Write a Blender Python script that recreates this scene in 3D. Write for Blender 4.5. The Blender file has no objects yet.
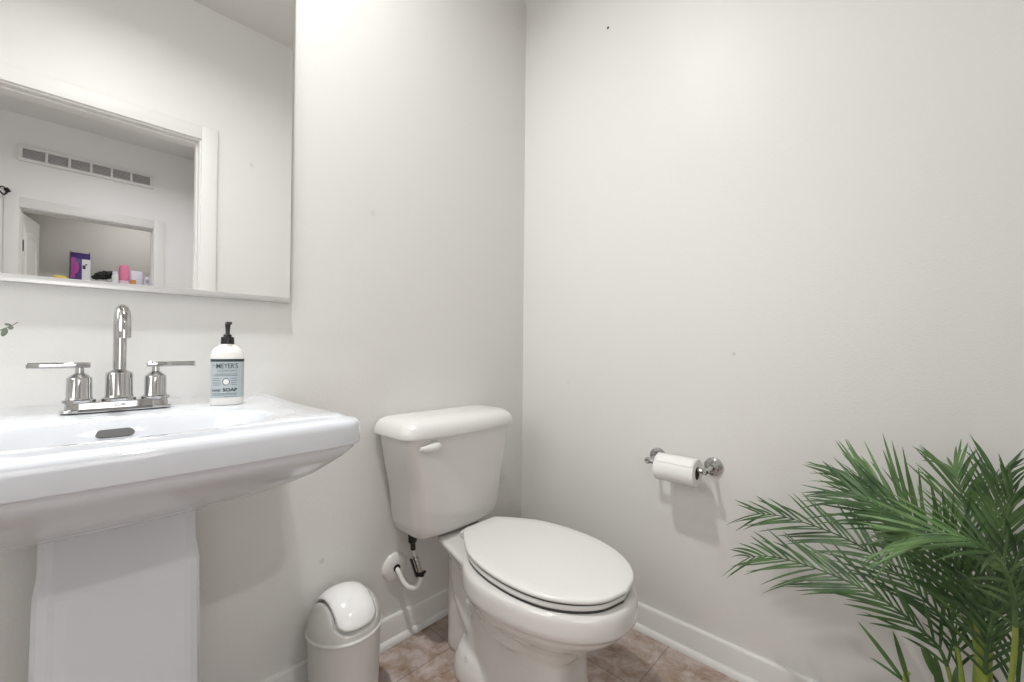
import bpy, bmesh, math, random
from mathutils import Vector, Matrix
PI = math.pi
rnd = random.Random(7)
sc = bpy.context.scene
C = bpy.context.collection

# ------------------------------------------------------------------ camera
cam_d = bpy.data.cameras.new('camera'); cam = bpy.data.objects.new('camera', cam_d); C.objects.link(cam)
YAW, PIT, ROLL = math.radians(43.2686), math.radians(0.447), math.radians(0.534)
F = Vector((math.cos(YAW)*math.cos(PIT), math.sin(YAW)*math.cos(PIT), math.sin(PIT)))
R0 = Vector((math.sin(YAW), -math.cos(YAW), 0)); U0 = R0.cross(F)
R = math.cos(ROLL)*R0 + math.sin(ROLL)*U0; U = -math.sin(ROLL)*R0 + math.cos(ROLL)*U0
cam.matrix_world = Matrix(((R.x, U.x, -F.x, -1.4372), (R.y, U.y, -F.y, -1.2838), (R.z, U.z, -F.z, 1.0), (0, 0, 0, 1)))
cam_d.sensor_width = 36; cam_d.lens = 421.7*36/1024; cam_d.shift_y = 4.3/1024; cam_d.clip_start = .02
sc.camera = cam
# ------------------------------------------------------------------ view, world
sc.view_settings.view_transform = 'Standard'; sc.view_settings.look = 'None'
sc.view_settings.gamma = 1; sc.view_settings.use_curve_mapping = False
sc.view_settings.exposure = 0.16
sc.cycles.use_denoising = True
sc.cycles.max_bounces = 14; sc.cycles.diffuse_bounces = 10; sc.cycles.glossy_bounces = 8
sc.cycles.sample_clamp_indirect = 8
w = bpy.data.worlds.new('world'); sc.world = w; w.use_nodes = True
w.node_tree.nodes['Background'].inputs[0].default_value = (.95, .97, 1, 1)
w.node_tree.nodes['Background'].inputs[1].default_value = 1.0

ROOM_LAMP = (-1.30, -.42, 2.80)      # lens of the powder room's ceiling lamp
HALL_LAMP = (-1.10, -2.66, 2.80)      # lens of the hall's ceiling lamp
ROOM_POWER, HALL_POWER, HALL_FILL_POWER = 20.0, 16.0, 10.0   # watts

def area(name, loc, look, sx, sy, power, col):
    d = bpy.data.lights.new(name, 'AREA'); d.shape = 'RECTANGLE'; d.size = sx; d.size_y = sy; d.energy = power; d.color = col
    o = bpy.data.objects.new(name, d); C.objects.link(o); o.location = loc
    o.rotation_euler = (Vector(look)-Vector(loc)).to_track_quat('-Z', 'Y').to_euler(); return o
# added fill light at the unseen left end of the hall
area('hall_fill_light', (-3.55, -2.6, 1.5), (0, -2.4, 1.2), 1.5, 1.8, HALL_FILL_POWER, (1, .99, .97))

def downlight(name, loc, power, col, size=.10):
    d = bpy.data.lights.new(name, 'AREA'); d.shape = 'DISK'; d.size = size; d.spread = math.radians(156); d.energy = power; d.color = col
    o = bpy.data.objects.new(name, d); C.objects.link(o); o.location = loc
downlight('room_bulb', ROOM_LAMP, ROOM_POWER, (.99, .99, .965))
downlight('hall_bulb', HALL_LAMP, HALL_POWER, (1, .99, .98))
downlight('closet_fill', (-.95, -4.12, 2.46), 1.9, (1, .985, .96))  # unseen lamp added to brighten the closet
# unseen soft fill added behind the doorway to lift the lower walls
# added fill for the right wall, shining from an invented side window
area('side_fill_light', (-2.12, -.62, 1.55), (0, -.75, 1.35), .62, .95, 3.8, (1, .995, .98))
area('doorway_fill', (-1.45, -1.75, .95), (-.6, -.2, .7), .7, .5, 2.8, (1, .985, .975))

# ------------------------------------------------------------------ materials
def mat(name, col, rough=.5, metal=0, spec=.5, coat=0, bump=None, emis=None, es=0, sss=0, trans=0):
    m = bpy.data.materials.new(name); m.use_nodes = True; nt = m.node_tree; b = nt.nodes['Principled BSDF']
    b.inputs['Base Color'].default_value = (*col, 1); b.inputs['Roughness'].default_value = rough
    b.inputs['Metallic'].default_value = metal; b.inputs['Specular IOR Level'].default_value = spec
    b.inputs['Coat Weight'].default_value = coat; b.inputs['Coat Roughness'].default_value = .03
    if sss: b.inputs['Subsurface Weight'].default_value = sss; b.inputs['Subsurface Scale'].default_value = .01
    if trans: b.inputs['Transmission Weight'].default_value = trans
    if emis: b.inputs['Emission Color'].default_value = (*emis, 1); b.inputs['Emission Strength'].default_value = es
    if bump:
        sc_, st = bump
        tc = nt.nodes.new('ShaderNodeTexCoord'); n = nt.nodes.new('ShaderNodeTexNoise'); bp = nt.nodes.new('ShaderNodeBump')
        n.inputs['Scale'].default_value = sc_; n.inputs['Detail'].default_value = 3
        bp.inputs['Strength'].default_value = st; bp.inputs['Distance'].default_value = .002
        nt.links.new(tc.outputs['Object'], n.inputs['Vector']); nt.links.new(n.outputs['Fac'], bp.inputs['Height'])
        nt.links.new(bp.outputs['Normal'], b.inputs['Normal'])
    return m

def wall_mat(name, col, rough, scuffs=()):
    """orange peel wall paint; scuffs are small faint marks at places on the wall"""
    m = mat(name, col, rough, spec=.28, bump=(170, .28)); nt = m.node_tree; b = nt.nodes['Principled BSDF']
    if scuffs:
        tc = nt.nodes.new('ShaderNodeTexCoord'); prev = None
        for (p, r, s) in scuffs:
            d = nt.nodes.new('ShaderNodeVectorMath'); d.operation = 'DISTANCE'; d.inputs[1].default_value = p
            nt.links.new(tc.outputs['Object'], d.inputs[0])
            k = nt.nodes.new('ShaderNodeMapRange'); k.inputs[1].default_value = r*.5; k.inputs[2].default_value = r*1.3
            k.inputs[3].default_value = s; k.inputs[4].default_value = 0
            nt.links.new(d.outputs['Value'], k.inputs[0])
            if prev is None: prev = k.outputs[0]
            else:
                a = nt.nodes.new('ShaderNodeMath'); a.operation = 'ADD'; nt.links.new(prev, a.inputs[0]); nt.links.new(k.outputs[0], a.inputs[1]); prev = a.outputs[0]
        mx = nt.nodes.new('ShaderNodeMix'); mx.data_type = 'RGBA'
        mx.inputs[6].default_value = (*col, 1); mx.inputs[7].default_value = (col[0]*.5, col[1]*.5, col[2]*.5, 1)
        nt.links.new(prev, mx.inputs[0]); nt.links.new(mx.outputs[2], b.inputs['Base Color'])
    return m

WALL = (.685, .68, .665)
M_wall_l = wall_mat('greige_paint_left', WALL, .42, [((-.745, 0, 1.44), .010, .18), ((-.898, 0, .356), .008, .35)])
M_wall_r = wall_mat('greige_paint_right', WALL, .40, [((0, -.255, .86), .009, .16), ((0, -.64, .80), .008, .08), ((0, -.885, .99), .005, .4), ((0, -.41, .90), .007, .05)])
M_wall = wall_mat('greige_paint', WALL, .42, [((-.71, -1.5, 2.039), .012, .3)])
M_hall = mat('hall_paint', (.74, .74, .74), .5, bump=(170, .2))
M_closet = mat('closet_paint', (.66, .65, .62), .6)
M_ceil = mat('ceiling_paint', (.62, .60, .575), .7)
M_hceil = mat('hall_ceiling_paint', (.68, .68, .67), .7)
M_trim = mat('trim_paint', (.69, .685, .675), .40, spec=.25)
M_base = mat('baseboard_paint', (.71, .705, .69), .38, spec=.4)
M_porc = mat('vitreous_china', (.60, .62, .66), .07, coat=.6, spec=.5)
M_toil = mat('toilet_china', (.665, .655, .64), .09, coat=.6)
M_seat = mat('toilet_seat_plastic', (.69, .685, .675), .22, spec=.45)
M_gap = mat('rubber_and_gap_shade', (.04, .04, .04), .6)  # tank gasket rubber, and the painted shade in the seat gaps
M_chrome = mat('chrome', (.52, .52, .52), .05, metal=1)
M_chrome2 = mat('brushed_chrome', (.62, .62, .62), .18, metal=1)
M_dark = mat('black_plastic', (.012, .012, .013), .3)
M_darkm = mat('dark_hole', (.10, .10, .10), .5)
M_mirror = mat('mirror_silver', (.93, .935, .93), .0, metal=1)
M_bevel = mat('mirror_edge', (.62, .63, .62), .12, metal=1)
M_chan = mat('mirror_channel_metal', (.70, .70, .70), .34, metal=.85)
M_bin = mat('bin_grey_plastic', (.56, .56, .535), .35)
M_flap = mat('bin_white_plastic', (.75, .75, .75), .14)
M_paper = mat('tissue_paper', (.80, .795, .79), .9, spec=.1, bump=(300, .2))
M_core = mat('cardboard_core', (.13, .08, .055), .9)
M_bottle = mat('white_bottle_plastic', (.76, .75, .725), .25)
M_label = mat('pale_blue_label', (.41, .465, .485), .4)
M_ink = mat('label_ink', (.025, .035, .045), .5)
M_ink2 = mat('label_fine_print', (.14, .19, .21), .5)
M_hose = mat('white_supply_hose', (.78, .77, .74), .35)
M_valve = mat('dark_metal_valve', (.035, .032, .03), .35, metal=.6)
M_green = mat('palm_leaf', (.045, .115, .035), .38, spec=.4)
M_green2 = mat('palm_leaf_light', (.085, .19, .05), .4, spec=.4)
M_stem = mat('palm_stem', (.26, .33, .06), .45)
M_euca = mat('eucalyptus_leaf', (.13, .16, .12), .6)
M_pot = mat('pot_ceramic', (.30, .30, .29), .5)
M_soil = mat('moss', (.06, .07, .03), .95, bump=(90, 1))
M_vase = mat('vase_glass', (.6, .65, .62), .1)
M_glow_r = mat('room_lamp_glow', (1, 1, 1), .5, emis=(1, .98, .95), es=6)
M_glow_h = mat('hall_lamp_glow', (1, 1, 1), .5, emis=(1, .98, .95), es=6)
M_pane = mat('fill_pane_glow', (.9, .9, .9), .5, emis=(1, 1, .98), es=.8)  # glowing pane of the invented side window
M_ventd = mat('vent_shadow', (.30, .30, .30), .7)

def leaf_mat(name, a, b_):
    m = mat(name, a, .4, spec=.35); nt = m.node_tree; b = nt.nodes['Principled BSDF']
    tc = nt.nodes.new('ShaderNodeTexCoord'); n = nt.nodes.new('ShaderNodeTexNoise'); n.inputs['Scale'].default_value = 22
    r = nt.nodes.new('ShaderNodeValToRGB'); r.color_ramp.elements[0].position = .35; r.color_ramp.elements[1].position = .65
    r.color_ramp.elements[0].color = (*a, 1); r.color_ramp.elements[1].color = (*b_, 1)
    nt.links.new(tc.outputs['Object'], n.inputs['Vector']); nt.links.new(n.outputs['Fac'], r.inputs[0]); nt.links.new(r.outputs[0], b.inputs['Base Color'])
    return m
M_frond = [leaf_mat('palm_leaf_dark', (.036, .076, .030), (.070, .14, .046)), leaf_mat('palm_leaf_mid', (.055, .115, .038), (.115, .20, .07))]

def floor_mat():
    m = mat('stone_tile', (.4, .33, .3), .38, spec=.35); nt = m.node_tree; b = nt.nodes['Principled BSDF']; L = nt.links.new
    tc = nt.nodes.new('ShaderNodeTexCoord'); mp = nt.nodes.new('ShaderNodeMapping'); mp.inputs['Location'].default_value = (.530, .170, 0)
    L(tc.outputs['Object'], mp.inputs['Vector'])
    br = nt.nodes.new('ShaderNodeTexBrick'); br.offset = 0; br.squash = 1
    br.inputs['Scale'].default_value = 1; br.inputs['Brick Width'].default_value = .2625; br.inputs['Row Height'].default_value = .2625
    br.inputs['Mortar Size'].default_value = .0016; br.inputs['Mortar Smooth'].default_value = .3
    br.inputs['Color1'].default_value = (0, 0, 0, 1); br.inputs['Color2'].default_value = (1, 1, 1, 1); br.inputs['Mortar'].default_value = (.5, .5, .5, 1)
    L(mp.outputs[0], br.inputs['Vector'])
    n1 = nt.nodes.new('ShaderNodeTexNoise'); n1.inputs['Scale'].default_value = 15; n1.inputs['Detail'].default_value = 9; n1.inputs['Distortion'].default_value = .45
    n1.inputs['Roughness'].default_value = .70
    L(tc.outputs['Object'], n1.inputs['Vector'])
    r1 = nt.nodes.new('ShaderNodeValToRGB'); cr = r1.color_ramp
    cr.elements[0].position = .30; cr.elements[0].color = (.19, .115, .075, 1)
    cr.elements[1].position = .74; cr.elements[1].color = (.56, .49, .475, 1)
    e = cr.elements.new(.46); e.color = (.35, .265, .215, 1); e = cr.elements.new(.60); e.color = (.47, .40, .38, 1)
    L(n1.outputs['Fac'], r1.inputs[0])
    hs = nt.nodes.new('ShaderNodeMix'); hs.data_type = 'RGBA'; hs.blend_type = 'MULTIPLY'; hs.inputs[0].default_value = .35
    L(r1.outputs[0], hs.inputs[6]); rr = nt.nodes.new('ShaderNodeMapRange'); rr.inputs[3].default_value = .62; rr.inputs[4].default_value = 1.25
    L(br.outputs['Color'], rr.inputs[0]); L(rr.outputs[0], hs.inputs[7])
    mx = nt.nodes.new('ShaderNodeMix'); mx.data_type = 'RGBA'; mx.inputs[7].default_value = (.20, .16, .14, 1)
    L(hs.outputs[2], mx.inputs[6]); L(br.outputs['Fac'], mx.inputs[0]); L(mx.outputs[2], b.inputs['Base Color'])
    bp = nt.nodes.new('ShaderNodeBump'); bp.inputs['Strength'].default_value = .25; bp.inputs['Distance'].default_value = .002
    L(n1.outputs['Fac'], bp.inputs['Height']); L(bp.outputs[0], b.inputs['Normal'])
    return m
M_floor = floor_mat()

# ------------------------------------------------------------------ helpers
def obj(name, bm, m, parent=None, smooth=True, loc=None, angle=None):
    me = bpy.data.meshes.new(name); bmesh.ops.recalc_face_normals(bm, faces=bm.faces); bm.to_mesh(me); bm.free()
    for x in (m if isinstance(m, (list, tuple)) else [m]): me.materials.append(x)
    if smooth:
        for p in me.polygons: p.use_smooth = True
        me.set_sharp_from_angle(angle=math.radians(angle or 40))
    o = bpy.data.objects.new(name, me); C.objects.link(o)
    if loc: o.location = loc
    if parent: o.parent = parent
    return o
def thing(name, label, cat, loc=(0, 0, 0), rotz=0, group=None):
    o = bpy.data.objects.new(name, None); C.objects.link(o); o.location = loc; o.rotation_euler = (0, 0, rotz); o.empty_display_size = .05
    o['label'] = label; o['category'] = cat
    if group: o['group'] = group
    return o
def tag(o, label, cat, group=None):
    o['label'] = label; o['category'] = cat
    if group: o['group'] = group
    return o
def struct(name, bm, m, parent=None, smooth=False):
    o = obj(name, bm, m, parent, smooth)
    if parent is None: o['kind'] = 'structure'
    return o
def box(bm, lo, hi, bev=0, seg=2):
    lo, hi = Vector(lo), Vector(hi)
    r = bmesh.ops.create_cube(bm, size=1); vs = r['verts']
    for v in vs: v.co = Vector((lo[i]+(v.co[i]+.5)*(hi[i]-lo[i]) for i in range(3)))
    if bev:
        es = list({e for v in vs for e in v.link_edges})
        bmesh.ops.bevel(bm, geom=es, offset=bev, segments=seg, profile=.5, affect='EDGES', clamp_overlap=True)
def loft(bm, rings, cap=(True, True), closed=True):
    """rings: lists of points, all the same length"""
    vs = [[bm.verts.new(p) for p in r] for r in rings]; n = len(vs[0])
    for a, b in zip(vs, vs[1:]):
        for i in range(n if closed else n-1):
            j = (i+1) % n
            bm.faces.new((a[i], a[j], b[j], b[i]))
    if cap[0]: bm.faces.new(list(reversed(vs[0])))
    if cap[1]: bm.faces.new(vs[-1])
    return vs
def lathe(bm, prof, c=(0, 0, 0), axis='z', n=40, cap=(True, True)):
    rings = []
    for r, h in prof:
        ring = []
        for i in range(n):
            a = 2*PI*i/n; x, y = max(r, 1e-5)*math.cos(a), max(r, 1e-5)*math.sin(a)
            q = {'z': (x, y, h), 'x': (h, x, y), 'y': (y, h, x)}[axis]
            ring.append(Vector(c)+Vector(q))
        rings.append(ring)
    loft(bm, rings, cap)
def tube(bm, pts, rad, n=14, cap=True):
    pts = [Vector(p) for p in pts]; k = len(pts)
    rad = rad if isinstance(rad, (list, tuple)) else [rad]*k
    t0 = (pts[1]-pts[0]).normalized(); up = Vector((0, 0, 1)) if abs(t0.z) < .9 else Vector((0, 1, 0))
    a = t0.cross(up).normalized(); rings = []
    for i, p in enumerate(pts):
        t = (pts[min(i+1, k-1)]-pts[max(i-1, 0)]).normalized()
        a = (a-t*a.dot(t)).normalized(); b = t.cross(a)
        rings.append([p+(a*math.cos(2*PI*j/n)+b*math.sin(2*PI*j/n))*rad[i] for j in range(n)])
    loft(bm, rings, (cap, cap))
def catmull(pts, m=8):
    P = [Vector(p) for p in pts]; P = [P[0]*2-P[1]]+P+[P[-1]*2-P[-2]]; out = []
    for i in range(1, len(P)-2):
        for j in range(m):
            t = j/m; a, b, c, d = P[i-1], P[i], P[i+1], P[i+2]
            out.append(.5*((2*b)+(c-a)*t+(2*a-5*b+4*c-d)*t*t+(3*b-a-3*c+d)*t**3))
    out.append(P[-2]); return out
def sup(n, ax, ay, e=2, c=(0, 0, 0)):
    """superellipse ring"""
    out = []
    for i in range(n):
        a = 2*PI*i/n; ca, sa = math.cos(a), math.sin(a)
        out.append(Vector((c[0]+ax*math.copysign(abs(ca)**(2/e), ca), c[1]+ay*math.copysign(abs(sa)**(2/e), sa), c[2])))
    return out
def remeshed(o, voxel, smooth_it=6):
    m = o.modifiers.new('r', 'REMESH'); m.mode = 'VOXEL'; m.voxel_size = voxel
    s = o.modifiers.new('s', 'SMOOTH'); s.factor = .5; s.iterations = smooth_it
    dg = bpy.context.evaluated_depsgraph_get(); me = bpy.data.meshes.new_from_object(o.evaluated_get(dg))
    old = o.data; mats = list(old.materials); o.modifiers.clear(); o.data = me
    me.materials.clear()
    for x in mats: me.materials.append(x)
    for p in me.polygons: p.use_smooth = True
    bpy.data.meshes.remove(old); return o

# ------------------------------------------------------------------ the room
DY = -1.50; TH = .12; CZ = 2.82; XL = -2.15          # door wall, its thickness, ceiling height, far side wall
OX0, OX1, OZ = -1.765, -.944, 2.100                  # doorway
HY = -3.87; HX1 = -.565; HX0 = -3.8                  # hall
CX0, CX1, CZ2 = -1.695, -.872, 2.085                 # closet doorway
def wall(name, pieces, m):
    bm = bmesh.new()
    for lo, hi in pieces: box(bm, lo, hi)
    return struct(name, bm, m)
wall('floor', [((HX0-.1, -5.0, -.1), (.1, .1, 0))], M_floor)
wall('ceiling', [((XL-.1, DY-TH, CZ), (.1, .1, CZ+.1))], M_ceil)
wall('ceiling_hall', [((HX0-.1, -5.0, CZ), (.1, DY-TH, CZ+.1))], M_hceil)
wall('wall_left', [((XL-.1, 0, 0), (.1, .1, CZ))], M_wall_l)
wall('wall_right', [((0, DY-TH, 0), (.1, 0, CZ))], M_wall_r)
wall('wall_side', [((XL-.1, DY-TH, 0), (XL, 0, 1.03)), ((XL-.1, DY-TH, 2.07), (XL, 0, CZ)), ((XL-.1, DY-TH, 1.03), (XL, -.97, 2.07)), ((XL-.1, -.27, 1.03), (XL, 0, 2.07))], M_wall)
wnd = wall('added_window_1', [((XL-.08, -.97, 1.03), (XL+.012, -.93, 2.07)), ((XL-.08, -.31, 1.03), (XL+.012, -.27, 2.07)), ((XL-.08, -.93, 1.03), (XL+.012, -.31, 1.07)), ((XL-.08, -.93, 2.03), (XL+.012, -.31, 2.07))], M_trim)  # invented frame, added around the side fill light
bm = bmesh.new(); box(bm, (XL-.06, -.93, 1.07), (XL-.052, -.31, 2.03)); obj('fill_pane', bm, M_pane, wnd, False)
wall('wall_front', [((XL, DY-TH, 0), (OX0, DY, CZ)), ((OX1, DY-TH, 0), (0, DY, CZ)), ((OX0, DY-TH, OZ), (OX1, DY, CZ))], M_wall)
wall('wall_hall_back', [((HX0, HY-TH, 0), (CX0, HY, CZ)), ((CX1, HY-TH, 0), (HX1+.1, HY, CZ)), ((CX0, HY-TH, CZ2), (CX1, HY, CZ))], M_hall)
wall('wall_hall_right', [((HX1, HY, 0), (HX1+.1, DY-TH, CZ))], M_hall)
wall('wall_hall_left', [((HX0-.1, HY-TH, 0), (HX0, DY-TH, CZ))], M_hall)
wall('wall_hall_front', [((HX0, DY-TH, 0), (XL-.1, DY-TH+.1, CZ))], M_hall)
wall('wall_closet', [((-1.95, -4.62, 0), (-.62, -4.55, 2.5)), ((-2.0, -4.62, 0), (-1.93, HY-TH, 2.5)), ((-.70, -4.62, 0), (-.62, HY-TH, 2.5)), ((-2.0, -4.62, 2.5), (-.62, HY-TH, 2.56))], M_closet)

# baseboards: board + quarter-round shoe
def baseboard(name, a, b, nrm):
    a, b, n = Vector(a), Vector(b), Vector(nrm)
    def sweep(prof, nm, m, parent=None):
        bm = bmesh.new(); loft(bm, [[p+n*d+Vector((0, 0, z)) for d, z in prof] for p in (a, b)])
        return struct(nm, bm, m, parent, smooth=True)
    o = sweep([(0, 0), (.013, 0), (.013, .080), (.0105, .0865), (.008, .0885), (0, .0885)], name, M_base)
    sh = [(0, 0), (.027, 0)]+[(.013+.014*math.cos(t), .0+.019*math.sin(t)) for t in [PI/2*k/6 for k in range(1, 7)]]+[(0, .019)]
    sweep(sh, 'shoe_moulding', M_trim, o)
    return o
baseboard('baseboard_left', (XL, 0, 0), (0, 0, 0), (0, -1, 0))
baseboard('baseboard_right', (0, -.0, 0), (0, DY, 0), (-1, 0, 0))
baseboard('baseboard_front', (0, DY, 0), (OX1+.075, DY, 0), (0, 1, 0))

# doorway casings and jambs
def casing(name, x0, x1, z1, y, s, wdt=.068, depth=TH):
    """frame round an opening in a wall whose visible face is at y, s = outward direction"""
    bm = bmesh.new()
    for (lo, hi) in (((x0-wdt, 0), (x0+.004, z1+wdt)), ((x1-.004, 0), (x1+wdt, z1+wdt)), ((x0+.004, z1-.004), (x1-.004, z1+wdt))):
        box(bm, (lo[0], min(y, y+s*.014), lo[1]), (hi[0], max(y, y+s*.014), hi[1]), .003, 2)
    yy = sorted((y+s*.001, y-s*(depth)))
    for lo, hi in (((x0, 0), (x0+.012, z1)), ((x1-.012, 0), (x1, z1)), ((x0+.012, z1-.012), (x1-.012, z1))):
        box(bm, (lo[0], yy[0], lo[1]), (hi[0], yy[1], hi[1]))
    ym = sorted((y-s*.035, y-s*.075))
    for lo, hi in (((x0+.012, 0), (x0+.019, z1-.012)), ((x1-.019, 0), (x1-.012, z1-.012)), ((x0+.019, z1-.020), (x1-.019, z1-.012))):
        box(bm, (lo[0], ym[0], lo[1]), (hi[0], ym[1], hi[1]))
    return struct(name, bm, M_trim, smooth=True)
casing('trim_1', OX0, OX1, OZ, DY, 1)
casing('trim_2', CX0, CX1, CZ2, HY, 1, wdt=.075)

# ------------------------------------------------------------------ ceiling lamps (above the frame)
def ceiling_lamp(loc, label, glow, r):
    t = thing('ceiling_lamp', label, 'lamp', (loc[0], loc[1], CZ), 0)
    bm = bmesh.new(); lathe(bm, [(.055, -.001), (.085, -.001), (.085, -.006), (.080, -.010), (.060, -.012), (.055, -.008), (.055, -.001)], n=48, cap=(False, False)); obj('trim_ring', bm, M_trim, t)
    bm = bmesh.new(); lathe(bm, [(0, -.001), (.0548, -.001), (.0548, -.006), (0, -.006)], n=40); obj('lens', bm, glow, t)
    return t
ceiling_lamp(ROOM_LAMP, 'round recessed downlight in the ceiling above the sink', M_glow_r, .055)
ceiling_lamp(HALL_LAMP, 'round recessed downlight in the hall ceiling beyond the doorway', M_glow_h, .055)

# ------------------------------------------------------------------ mirror
def build_mirror():
    t = thing('wall_mirror', 'large frameless wall mirror above the sink', 'mirror', (-1.38, 0, 1.121))
    x0, x1, z0, z1 = -.42, .376, .0, 1.05
    bm = bmesh.new(); box(bm, (x0, -.010, z0+.004), (x1, -.001, z1)); obj('backing', bm, M_bevel, t, False)
    bm = bmesh.new(); box(bm, (x0, -.0165, z0+.006), (x1, -.0102, z1))
    o = obj('glass_pane', bm, [M_mirror, M_bevel], t, False)
    for p in o.data.polygons: p.material_index = 0 if p.normal.y < -.9 else 1
    bm = bmesh.new()
    box(bm, (x0, -.0215, z0), (x1+.001, -.017, z0+.0150), .0008); box(bm, (x0, -.0172, z0), (x1+.001, 0, z0+.004))
    obj('bottom_channel', bm, M_chan, t)
build_mirror()

# ------------------------------------------------------------------ pedestal sink
SX = -1.362
def sink_ring(hx, yb, yf, z, ch=.03, bow=.012, n_side=14, r=.0):
    """rectangle with chamfered front corners, starting back left, going round; equal vertex counts"""
    P = []
    def seg(a, b, n):
        for i in range(n): P.append(Vector((a[0]+(b[0]-a[0])*i/n, a[1]+(b[1]-a[1])*i/n, z)))
    k1 = ch*.9
    seg((hx, yb), (hx, yf+k1), n_side)                 # right side towards the front
    c0, c1, cc = Vector((hx, yf+k1)), Vector((hx-ch, yf)), Vector((hx, yf))
    for i in range(8):
        t = i/8; q = (1-t)**2*c0+2*t*(1-t)*(cc*.25+(c0+c1)*.375)+t*t*c1; P.append(Vector((q[0], q[1], z)))
    nf = 28
    for i in range(nf):
        t = i/nf; P.append(Vector((hx-ch-(2*(hx-ch))*t, yf-bow*(1-(2*t-1)**2), z)))
    c0, c1, cc = Vector((-hx+ch, yf)), Vector((-hx, yf+k1)), Vector((-hx, yf))
    for i in range(8):
        t = i/8; q = (1-t)**2*c0+2*t*(1-t)*(cc*.25+(c0+c1)*.375)+t*t*c1; P.append(Vector((q[0], q[1], z)))
    seg((-hx, yf+k1), (-hx, yb), n_side)
    seg((-hx, yb), (hx, yb), 28)
    return P
def polar_match(ring, cx, cy, ax, ay, e, z):
    """superellipse ring whose points lie in the same directions as those of ring"""
    out = []
    for p in ring:
        a = math.atan2((p.y-cy)/ay, (p.x-cx)/ax); ca, sa = math.cos(a), math.sin(a)
        k = (abs(ca)**e+abs(sa)**e)**(-1/e)
        out.append(Vector((cx+ax*ca*k, cy+ay*sa*k, z)))
    return out
def build_sink():
    t = thing('pedestal_sink', 'glossy white rectangular pedestal sink against the left wall', 'sink', (SX, 0, 0))
    H = .343; YB = -.001
    base = sink_ring(H-.03, YB-.03, -.47, .868)
    bcx, bcy = -.004, -.3415
    outer = [
        (.10, -.05, -.250, .684, .03, .004), (.15, -.03, -.285, .688, .03, .01), (.20, -.015, -.330, .700, .03, .012),
        (.25, -.005, -.380, .722, .03, .012), (.295, YB, -.43, .752, .03, .012), (.322, YB, -.463, .779, .03, .012), (.334, YB, -.482, .798, .03, .012),
        (.336, YB, -.484, .807, .03, .012), (H-.001, YB, -.491, .809, .03, .012), (H, YB, -.492, .812, .03, .012),
        (H, YB, -.493, .842, .03, .012), (H-.001, YB, -.492, .849, .03, .012), (H-.004, YB, -.489, .8545, .03, .012), (H-.010, YB, -.483, .8575, .03, .012)]
    rings = [sink_ring(a, b, c, z, ch, bw) for a, b, c, z, ch, bw in outer]
    # deck: shallow step up from the edge, then in to the basin
    rings.append(sink_ring(H-.022, YB, -.473, .859, .03, .010))
    rings.append(sink_ring(H-.030, YB, -.471, .864, .03, .010))
    rings.append(sink_ring(H-.036, YB-.004, -.470, .866, .03, .010))
    hb = rings[-1]
    basin = [(.222, .128, 2.7, .8665), (.216, .1255, 2.7, .8655), (.208, .122, 2.7, .861), (.200, .117, 2.65, .852), (.192, .111, 2.6, .838),
             (.184, .104, 2.5, .82), (.172, .094, 2.4, .795), (.15, .08, 2.3, .765), (.12, .06, 2.2, .742), (.08, .04, 2, .73), (.035, .025, 2, .725)]
    for ax, ay, e, z in basin: rings.append(polar_match(hb, bcx, bcy, ax, ay, e, z))
    for rg_ in rings:
        for p in rg_:
            if p.z > .8635: p.z += .009*max(0, 1+p.y/.20)
            p.x *= 1-.027*max(0, 1+p.y/.46)
    bm = bmesh.new(); loft(bm, rings); obj('basin', bm, M_porc, t, angle=60)
    # pedestal
    def ped(hw, yf, z, c=.018, yb=-.05):
        return [Vector(p) for p in ((hw, yb, z), (hw, yf+c, z), (hw-c*.35, yf+c*.35, z), (hw-c, yf, z), (-hw+c, yf, z), (-hw+c*.35, yf+c*.35, z), (-hw, yf+c, z), (-hw, yb, z))]
    bm = bmesh.new()
    prof = [(.135, -.305, 0), (.135, -.305, .05), (.125, -.297, .065), (.120, -.292, .08), (.115, -.285, .20), (.1125, -.277, .42), (.1105, -.274, .58), (.1085, -.271, .600), (.1055, -.266, .618), (.1045, -.265, .700)]
    loft(bm, [ped(a, b, z) for a, b, z in prof]); p = obj('pedestal', bm, M_porc, t, angle=25, loc=(.004, 0, 0))
    # raised front panel with bevelled border
    bm = bmesh.new()
    def pan(i, d):
        return [Vector((-.084+i, -.2705-d+.0, .580-i)), Vector((.084-i, -.2705-d, .580-i)), Vector((.090-i, -.2835-d, .10+i)), Vector((-.090+i, -.2835-d, .10+i))]
    def pl(i, d):
        q = pan(i, d)
        for v in q:
            v.y = (-.2735-.0145*((.585-v.z)/.485))-d+.004
        return q
    loft(bm, [pl(0, 0), pl(0, .0045), pl(.012, .0075), pl(.014, .0075)]); obj('front_panel', bm, M_porc, t, angle=20, loc=(.004, 0, 0))
    # overflow slot on the basin's back slope
    bm = bmesh.new(); lathe(bm, [(0, -.004), (.009, -.004), (.0105, 0), (.009, .004), (0, .004)], axis='y', n=20)
    for v in bm.verts: v.co.z *= .8; v.co.x += math.copysign(.0165, v.co.x)
    o = obj('overflow_slot', bm, M_darkm, t, loc=(-.009, -.2290, .839)); o.rotation_euler = (math.radians(-24), 0, 0)
    o['label'] = 'dark oval overflow slot'
    bm = bmesh.new(); lathe(bm, [(0, 0), (.030, 0), (.032, .002), (.029, .004), (0, .004)], n=32); obj('drain', bm, M_chrome, t, loc=(bcx, bcy, .7255))
build_sink()

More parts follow.
